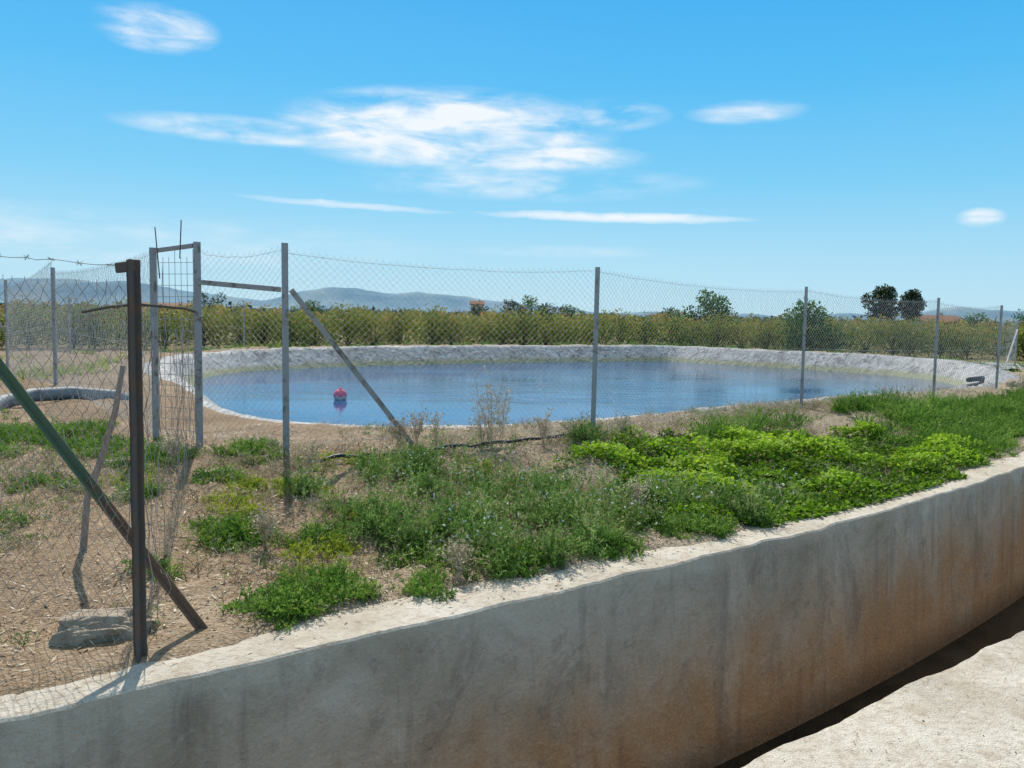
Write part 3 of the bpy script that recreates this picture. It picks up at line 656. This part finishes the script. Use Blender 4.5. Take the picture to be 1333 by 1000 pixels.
for rowi in range(1,16):
    off=2.6*rowi+ (rowi>9)*(rowi-9)*5
    t=0
    while t<rd[-1]:
        x,y=rowpt(t,0); f=(y+off)/y; x*=f; y=y+off; t+=1.4
        if abs(x/y)>.72: continue
        hh=random.uniform(1.75,2.4); nl=260 if rowi<3 else (110 if rowi<7 else 50)
        sz=.13 if rowi<3 else .22
        P=np.array([x,y,-.36])+unit(rng.normal(size=(nl,3)))*[1.05,1.05,.9]*rng.uniform(.6,1.05,(nl,1))+[0,0,hh-.95]
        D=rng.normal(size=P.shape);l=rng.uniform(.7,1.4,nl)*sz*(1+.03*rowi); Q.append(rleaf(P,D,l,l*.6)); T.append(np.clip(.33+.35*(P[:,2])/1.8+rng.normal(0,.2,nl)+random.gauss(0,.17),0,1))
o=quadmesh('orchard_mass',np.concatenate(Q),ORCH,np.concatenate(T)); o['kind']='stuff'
Q=[];T=[]
for i in range(1500):
    y=random.uniform(130,900); x=random.uniform(-.75,.75)*y; hh=random.uniform(1.3,2.8)+ (y/900)*1.5; nl=28
    P=np.array([x,y,-.3])+unit(rng.normal(size=(nl,3)))*[hh*.9,hh*.9,hh*.5]*rng.uniform(.5,1.,(nl,1))+[0,0,hh*.45]
    D=rng.normal(size=P.shape);l=rng.uniform(.5,1.,nl)*hh*.45; Q.append(rleaf(P,D,l,l*.7)); T.append(np.clip(rng.normal(.5,.2,nl),0,1))
k=M('hazy_scrub',.9,.1); k.color(k.mix(k.mr(k.xyz()[1],100,800),k.ramp(k.attr('tint'),[(0,(.05,.08,.04)),(1,(.14,.18,.10))]),(.18,.27,.31)))  # scrub colour fades to blue-grey with distance, haze painted in
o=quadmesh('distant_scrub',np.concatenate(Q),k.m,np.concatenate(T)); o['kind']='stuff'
make_tree('broadleaf_tree',3.75,3.3,.9,18,2600,.21,TREEL,'leafy green tree with uneven crown above the orchard','tree','trees behind the orchard',31,(14.2,58,-.35))
make_tree('broadleaf_tree',2.6,2.2,.8,10,900,.18,TREEL,'small leafy tree beside a larger one','tree','trees behind the orchard',32,(12.2,60,-.35))
make_tree('broadleaf_tree',2.85,3.4,.4,18,2600,.19,TREEL,'round leafy tree rising from orchard rows','tree','trees behind the orchard',33,(15.9,43.5,-.35),low=.34)
make_tree('umbrella_pine',7.4,4.2,2.8,16,3200,.40,PINE,'tall dark umbrella pine with rounded crown','pine tree','dark pines near the farmhouse',41,(54.4,120,-.4),cr_=(.17,.28))
make_tree('umbrella_pine',6.8,3.9,2.8,14,2600,.40,PINE,'dark umbrella pine leaning beside its taller neighbour','pine tree','dark pines near the farmhouse',42,(59.2,121,-.4),.01,cr_=(.17,.28))
for i,(x,y,h,w) in enumerate([(-.3,150,4.6,4.5),(3.2,150,5.2,5),(6.5,155,4.2,5),(10.5,160,4.,5),(-60,160,5,6),(-42,170,4,5),(33,170,3.6,6),(80,140,3.5,5),(-8,200,4,6),(95,150,4.2,7)]):
    make_tree('broadleaf_tree',h,w,1.,10,900,.42,PINE if i%2==0 else TREEL,'dark rounded tree on the distant plain','tree','trees on the distant plain',50+i,(x,y,-.4))
k=M('roof_tiles',.9,.1); k.color(k.ramp(k.noise(3,4),[(.3,(.24,.12,.07)),(.7,(.36,.20,.13))])); ROOF=k.m
k=M('plaster',.9,.1); k.color(k.ramp(k.noise(.8,4),[(.3,(.50,.38,.31)),(.7,(.60,.48,.40))])); PLAS=k.m
k=M('window_glass',.1,.5); k.color((.03,.04,.05)); WIN=k.m
def house(x,y,w,d,h,rh,rot,label):
    r=empty('farmhouse',(x,y,-.4),label,'house'); r.rotation_euler=(0,0,rot)
    V=[(sx*w/2,sy*d/2,z) for z in (0,h) for sx,sy in ((-1,-1),(1,-1),(1,1),(-1,1))]+[(-w/2,0,h+rh*.93),(w/2,0,h+rh*.93)]
    F=[(0,1,5,4),(1,2,6,5),(2,3,7,6),(3,0,4,7),(4,7,8),(5,9,6)]
    meshobj('wall',V,F,PLAS,False,r)
    e=.4; V=[(-w/2-e,-d/2-e,h-.15),(w/2+e,-d/2-e,h-.15),(w/2+e,0,h+rh),(-w/2-e,0,h+rh),(-w/2-e,d/2+e,h-.15),(w/2+e,d/2+e,h-.15)]
    V+=[(a,b,c+.15) for a,b,c in V]; F=[(6,7,8,9),(9,8,11,10),(0,3,2,1),(3,4,5,2),(0,1,7,6),(4,10,11,5),(0,6,9,3),(3,9,10,4),(1,2,8,7),(2,5,11,8)]
    rf=meshobj('roof',V,F,ROOF,False,r)
    V,F=profile_bar((w*.2,d*.1,h+rh*.4),(w*.2,d*.1,h+rh+.6),Bprof(.6,.6,.03)); meshobj('chimney',V,F,PLAS,False,rf)
    for wx in (-w*.3,w*.3):
        V,F=profile_bar((wx,-d/2-.02,h*.45),(wx,-d/2-.02,h*.8),Bprof(.8,.08)); meshobj('window',V,F,WIN,False,r)
    V,F=profile_bar((0,-d/2-.02,.0),(0,-d/2-.02,2.0),Bprof(.9,.08)); meshobj('door',V,F,BARK,False,r)
house(78,150,8,6,2.2,1.1,.15,'small farmhouse with a low brown tiled roof')
house(-13.5,300,4.5,5,5.6,1.2,.1,'pinkish two-storey house far off on the plain')
house(-110,260,16,7,2.6,1,.3,'low pale farm building on the distant plain')
# ------------------------------------------------------------ light, sky, camera
sun_dir=Vector((-.28,.96,0)).normalized(); el=math.radians(47); sv=Vector((sun_dir.x*math.cos(el),sun_dir.y*math.cos(el),math.sin(el)))
sl=bpy.data.lights.new('sun','SUN'); sl.energy=5.0; sl.angle=math.radians(.53); sl.color=(1,.95,.87)
so=link(bpy.data.objects.new('sun',sl)); so.rotation_euler=sv.to_track_quat('Z','Y').to_euler(); so.location=(0,0,30)
W=bpy.data.worlds.new('World'); sc.world=W; W.use_nodes=True; nt=W.node_tree; N_=nt.nodes;L_=nt.links; bg=N_['Background']
sky=N_.new('ShaderNodeTexSky'); sky.sky_type='NISHITA'; sky.sun_disc=False; sky.sun_elevation=el; sky.sun_rotation=math.atan2(sun_dir.x,sun_dir.y); sky.ozone_density=3; sky.dust_density=1.2
tc=N_.new('ShaderNodeTexCoord'); sp=N_.new('ShaderNodeSeparateXYZ'); L_.new(tc.outputs['Generated'],sp.inputs[0])
def mth(op,a,b=0,cl=False):
    k=N_.new('ShaderNodeMath');k.operation=op;k.use_clamp=cl
    for i,v in ((0,a),(1,b)):
        if isinstance(v,(int,float)): k.inputs[i].default_value=v
        else: L_.new(v,k.inputs[i])
    return k.outputs[0]
def mixc(f,a,b,mode='MIX'):
    k=N_.new('ShaderNodeMix');k.data_type='RGBA';k.blend_type=mode
    for i,v in ((0,f),(6,a),(7,b)):
        if isinstance(v,(int,float)): k.inputs[i].default_value=v
        elif isinstance(v,tuple): k.inputs[i].default_value=(*v,1)
        else: L_.new(v,k.inputs[i])
    return k.outputs[2]
az=mth('ARCTAN2',sp.outputs[0],sp.outputs[1]); elv=mth('ARCSINE',sp.outputs[2])
cr=N_.new('ShaderNodeValToRGB'); e=cr.color_ramp.elements
st=[(0,(.53,.79,.92)),(.045,(.40,.73,.93)),(.10,(.20,.62,.93)),(.17,(.085,.51,.92)),(.25,(.035,.41,.88)),(.40,(.20,.39,.62)),(.60,(.42,.48,.55)),(1,(.46,.49,.52))]
while len(e)<len(st): e.new(.5)
for i,(p_,c_) in enumerate(st): e[i].position=p_; e[i].color=(*c_,1)
L_.new(mth('DIVIDE',elv,1.5708,True),cr.inputs['Fac'])
grad=mixc(1.,cr.outputs['Color'],(8.0,8.0,8.0),'MULTIPLY')
base=mixc(.94,sky.outputs['Color'],grad)
cv=N_.new('ShaderNodeCombineXYZ'); L_.new(az,cv.inputs[0]); L_.new(elv,cv.inputs[1])
def wnoise(sx,sy,scale,det,dist=0,rot=0):
    mp=N_.new('ShaderNodeMapping'); mp.inputs['Scale'].default_value=(sx,sy,1); mp.inputs['Rotation'].default_value=(0,0,rot); L_.new(cv.outputs[0],mp.inputs['Vector'])
    k=N_.new('ShaderNodeTexNoise');k.inputs['Scale'].default_value=scale;k.inputs['Detail'].default_value=det;k.inputs['Roughness'].default_value=.56;k.inputs['Distortion'].default_value=dist
    L_.new(mp.outputs[0],k.inputs['Vector']); return k.outputs['Fac']
nA=wnoise(1,5.0,7,7,.35,.14); nB=wnoise(1,2.4,24,4,.5,.12)
cl=None;thin=None
for a,e_,ha,he,wt_ in [(-.085,.216,.20,.050,1.0),(-.31,.203,.15,.016,.66),(.10,.236,.085,.019,.66),(.02,.188,.14,.019,.8),(.27,.236,.070,.014,.5),(-.41,.298,.066,.026,.85),(.01,.158,.22,.022,.48),(.517,.112,.024,.011,.66),(-.49,.075,.40,.035,.30),(.06,.078,.14,.009,.25)]:
    dx=mth('DIVIDE',mth('SUBTRACT',az,a),ha); dy=mth('DIVIDE',mth('SUBTRACT',elv,e_),he)
    d=mth('ADD',mth('MULTIPLY',dx,dx),mth('MULTIPLY',dy,dy)); m_=mth('MULTIPLY',mth('SUBTRACT',1.15,d,True),wt_)
    cl=m_ if cl is None else mth('MAXIMUM',cl,m_)
for a,e_,ha,he,wt_,tl in [(.12,.1195,.175,.0070,.80,-.02),(-.2,.126,.135,.0050,.45,-.03)]:
    da=mth('SUBTRACT',az,a); dx=mth('DIVIDE',da,ha); dy=mth('DIVIDE',mth('SUBTRACT',elv,mth('ADD',mth('MULTIPLY',da,tl),mth('ADD',e_,mth('MULTIPLY',mth('SUBTRACT',nB,.5),.008)))),he)
    d=mth('ADD',mth('MULTIPLY',dx,dx),mth('MULTIPLY',dy,dy)); m_=mth('MULTIPLY',mth('SUBTRACT',1.0,d,True),wt_)
    thin=m_ if thin is None else mth('MAXIMUM',thin,m_)
nz=mth('ADD',mth('MULTIPLY',mth('SUBTRACT',nA,.5),3.0),mth('MULTIPLY',mth('SUBTRACT',nB,.5),1.0))
cf_=mth('MULTIPLY',mth('ADD',mth('MULTIPLY',cl,.85),mth('MULTIPLY',nz,mth('MINIMUM',mth('MULTIPLY',cl,1.6),1))),1.,True)
cf_=mth('MULTIPLY',mth('POWER',cf_,1.35),.90)
thin=mth('MULTIPLY',thin,mth('ADD',.6,mth('MULTIPLY',nB,.9)),True)
cf_=mth('MAXIMUM',cf_,thin)
full=mixc(cf_,base,(7.7,7.9,8.1))
L_.new(full,bg.inputs['Color']); bg.inputs['Strength'].default_value=.125
cam=bpy.data.cameras.new('camera'); cam.sensor_width=36; cam.lens=1050/1333*36; cam.clip_end=12000; cam.clip_start=.05
co=link(bpy.data.objects.new('camera',cam)); Rm=Matrix.Rotation(math.radians(90-4.9),4,'X')@Matrix.Rotation(math.radians(1.1),4,'Z')
co.matrix_world=Matrix.Translation((0,0,1.6))@Rm; sc.camera=co
sc.view_settings.view_transform='Standard'; sc.view_settings.look='None'; sc.view_settings.exposure=0
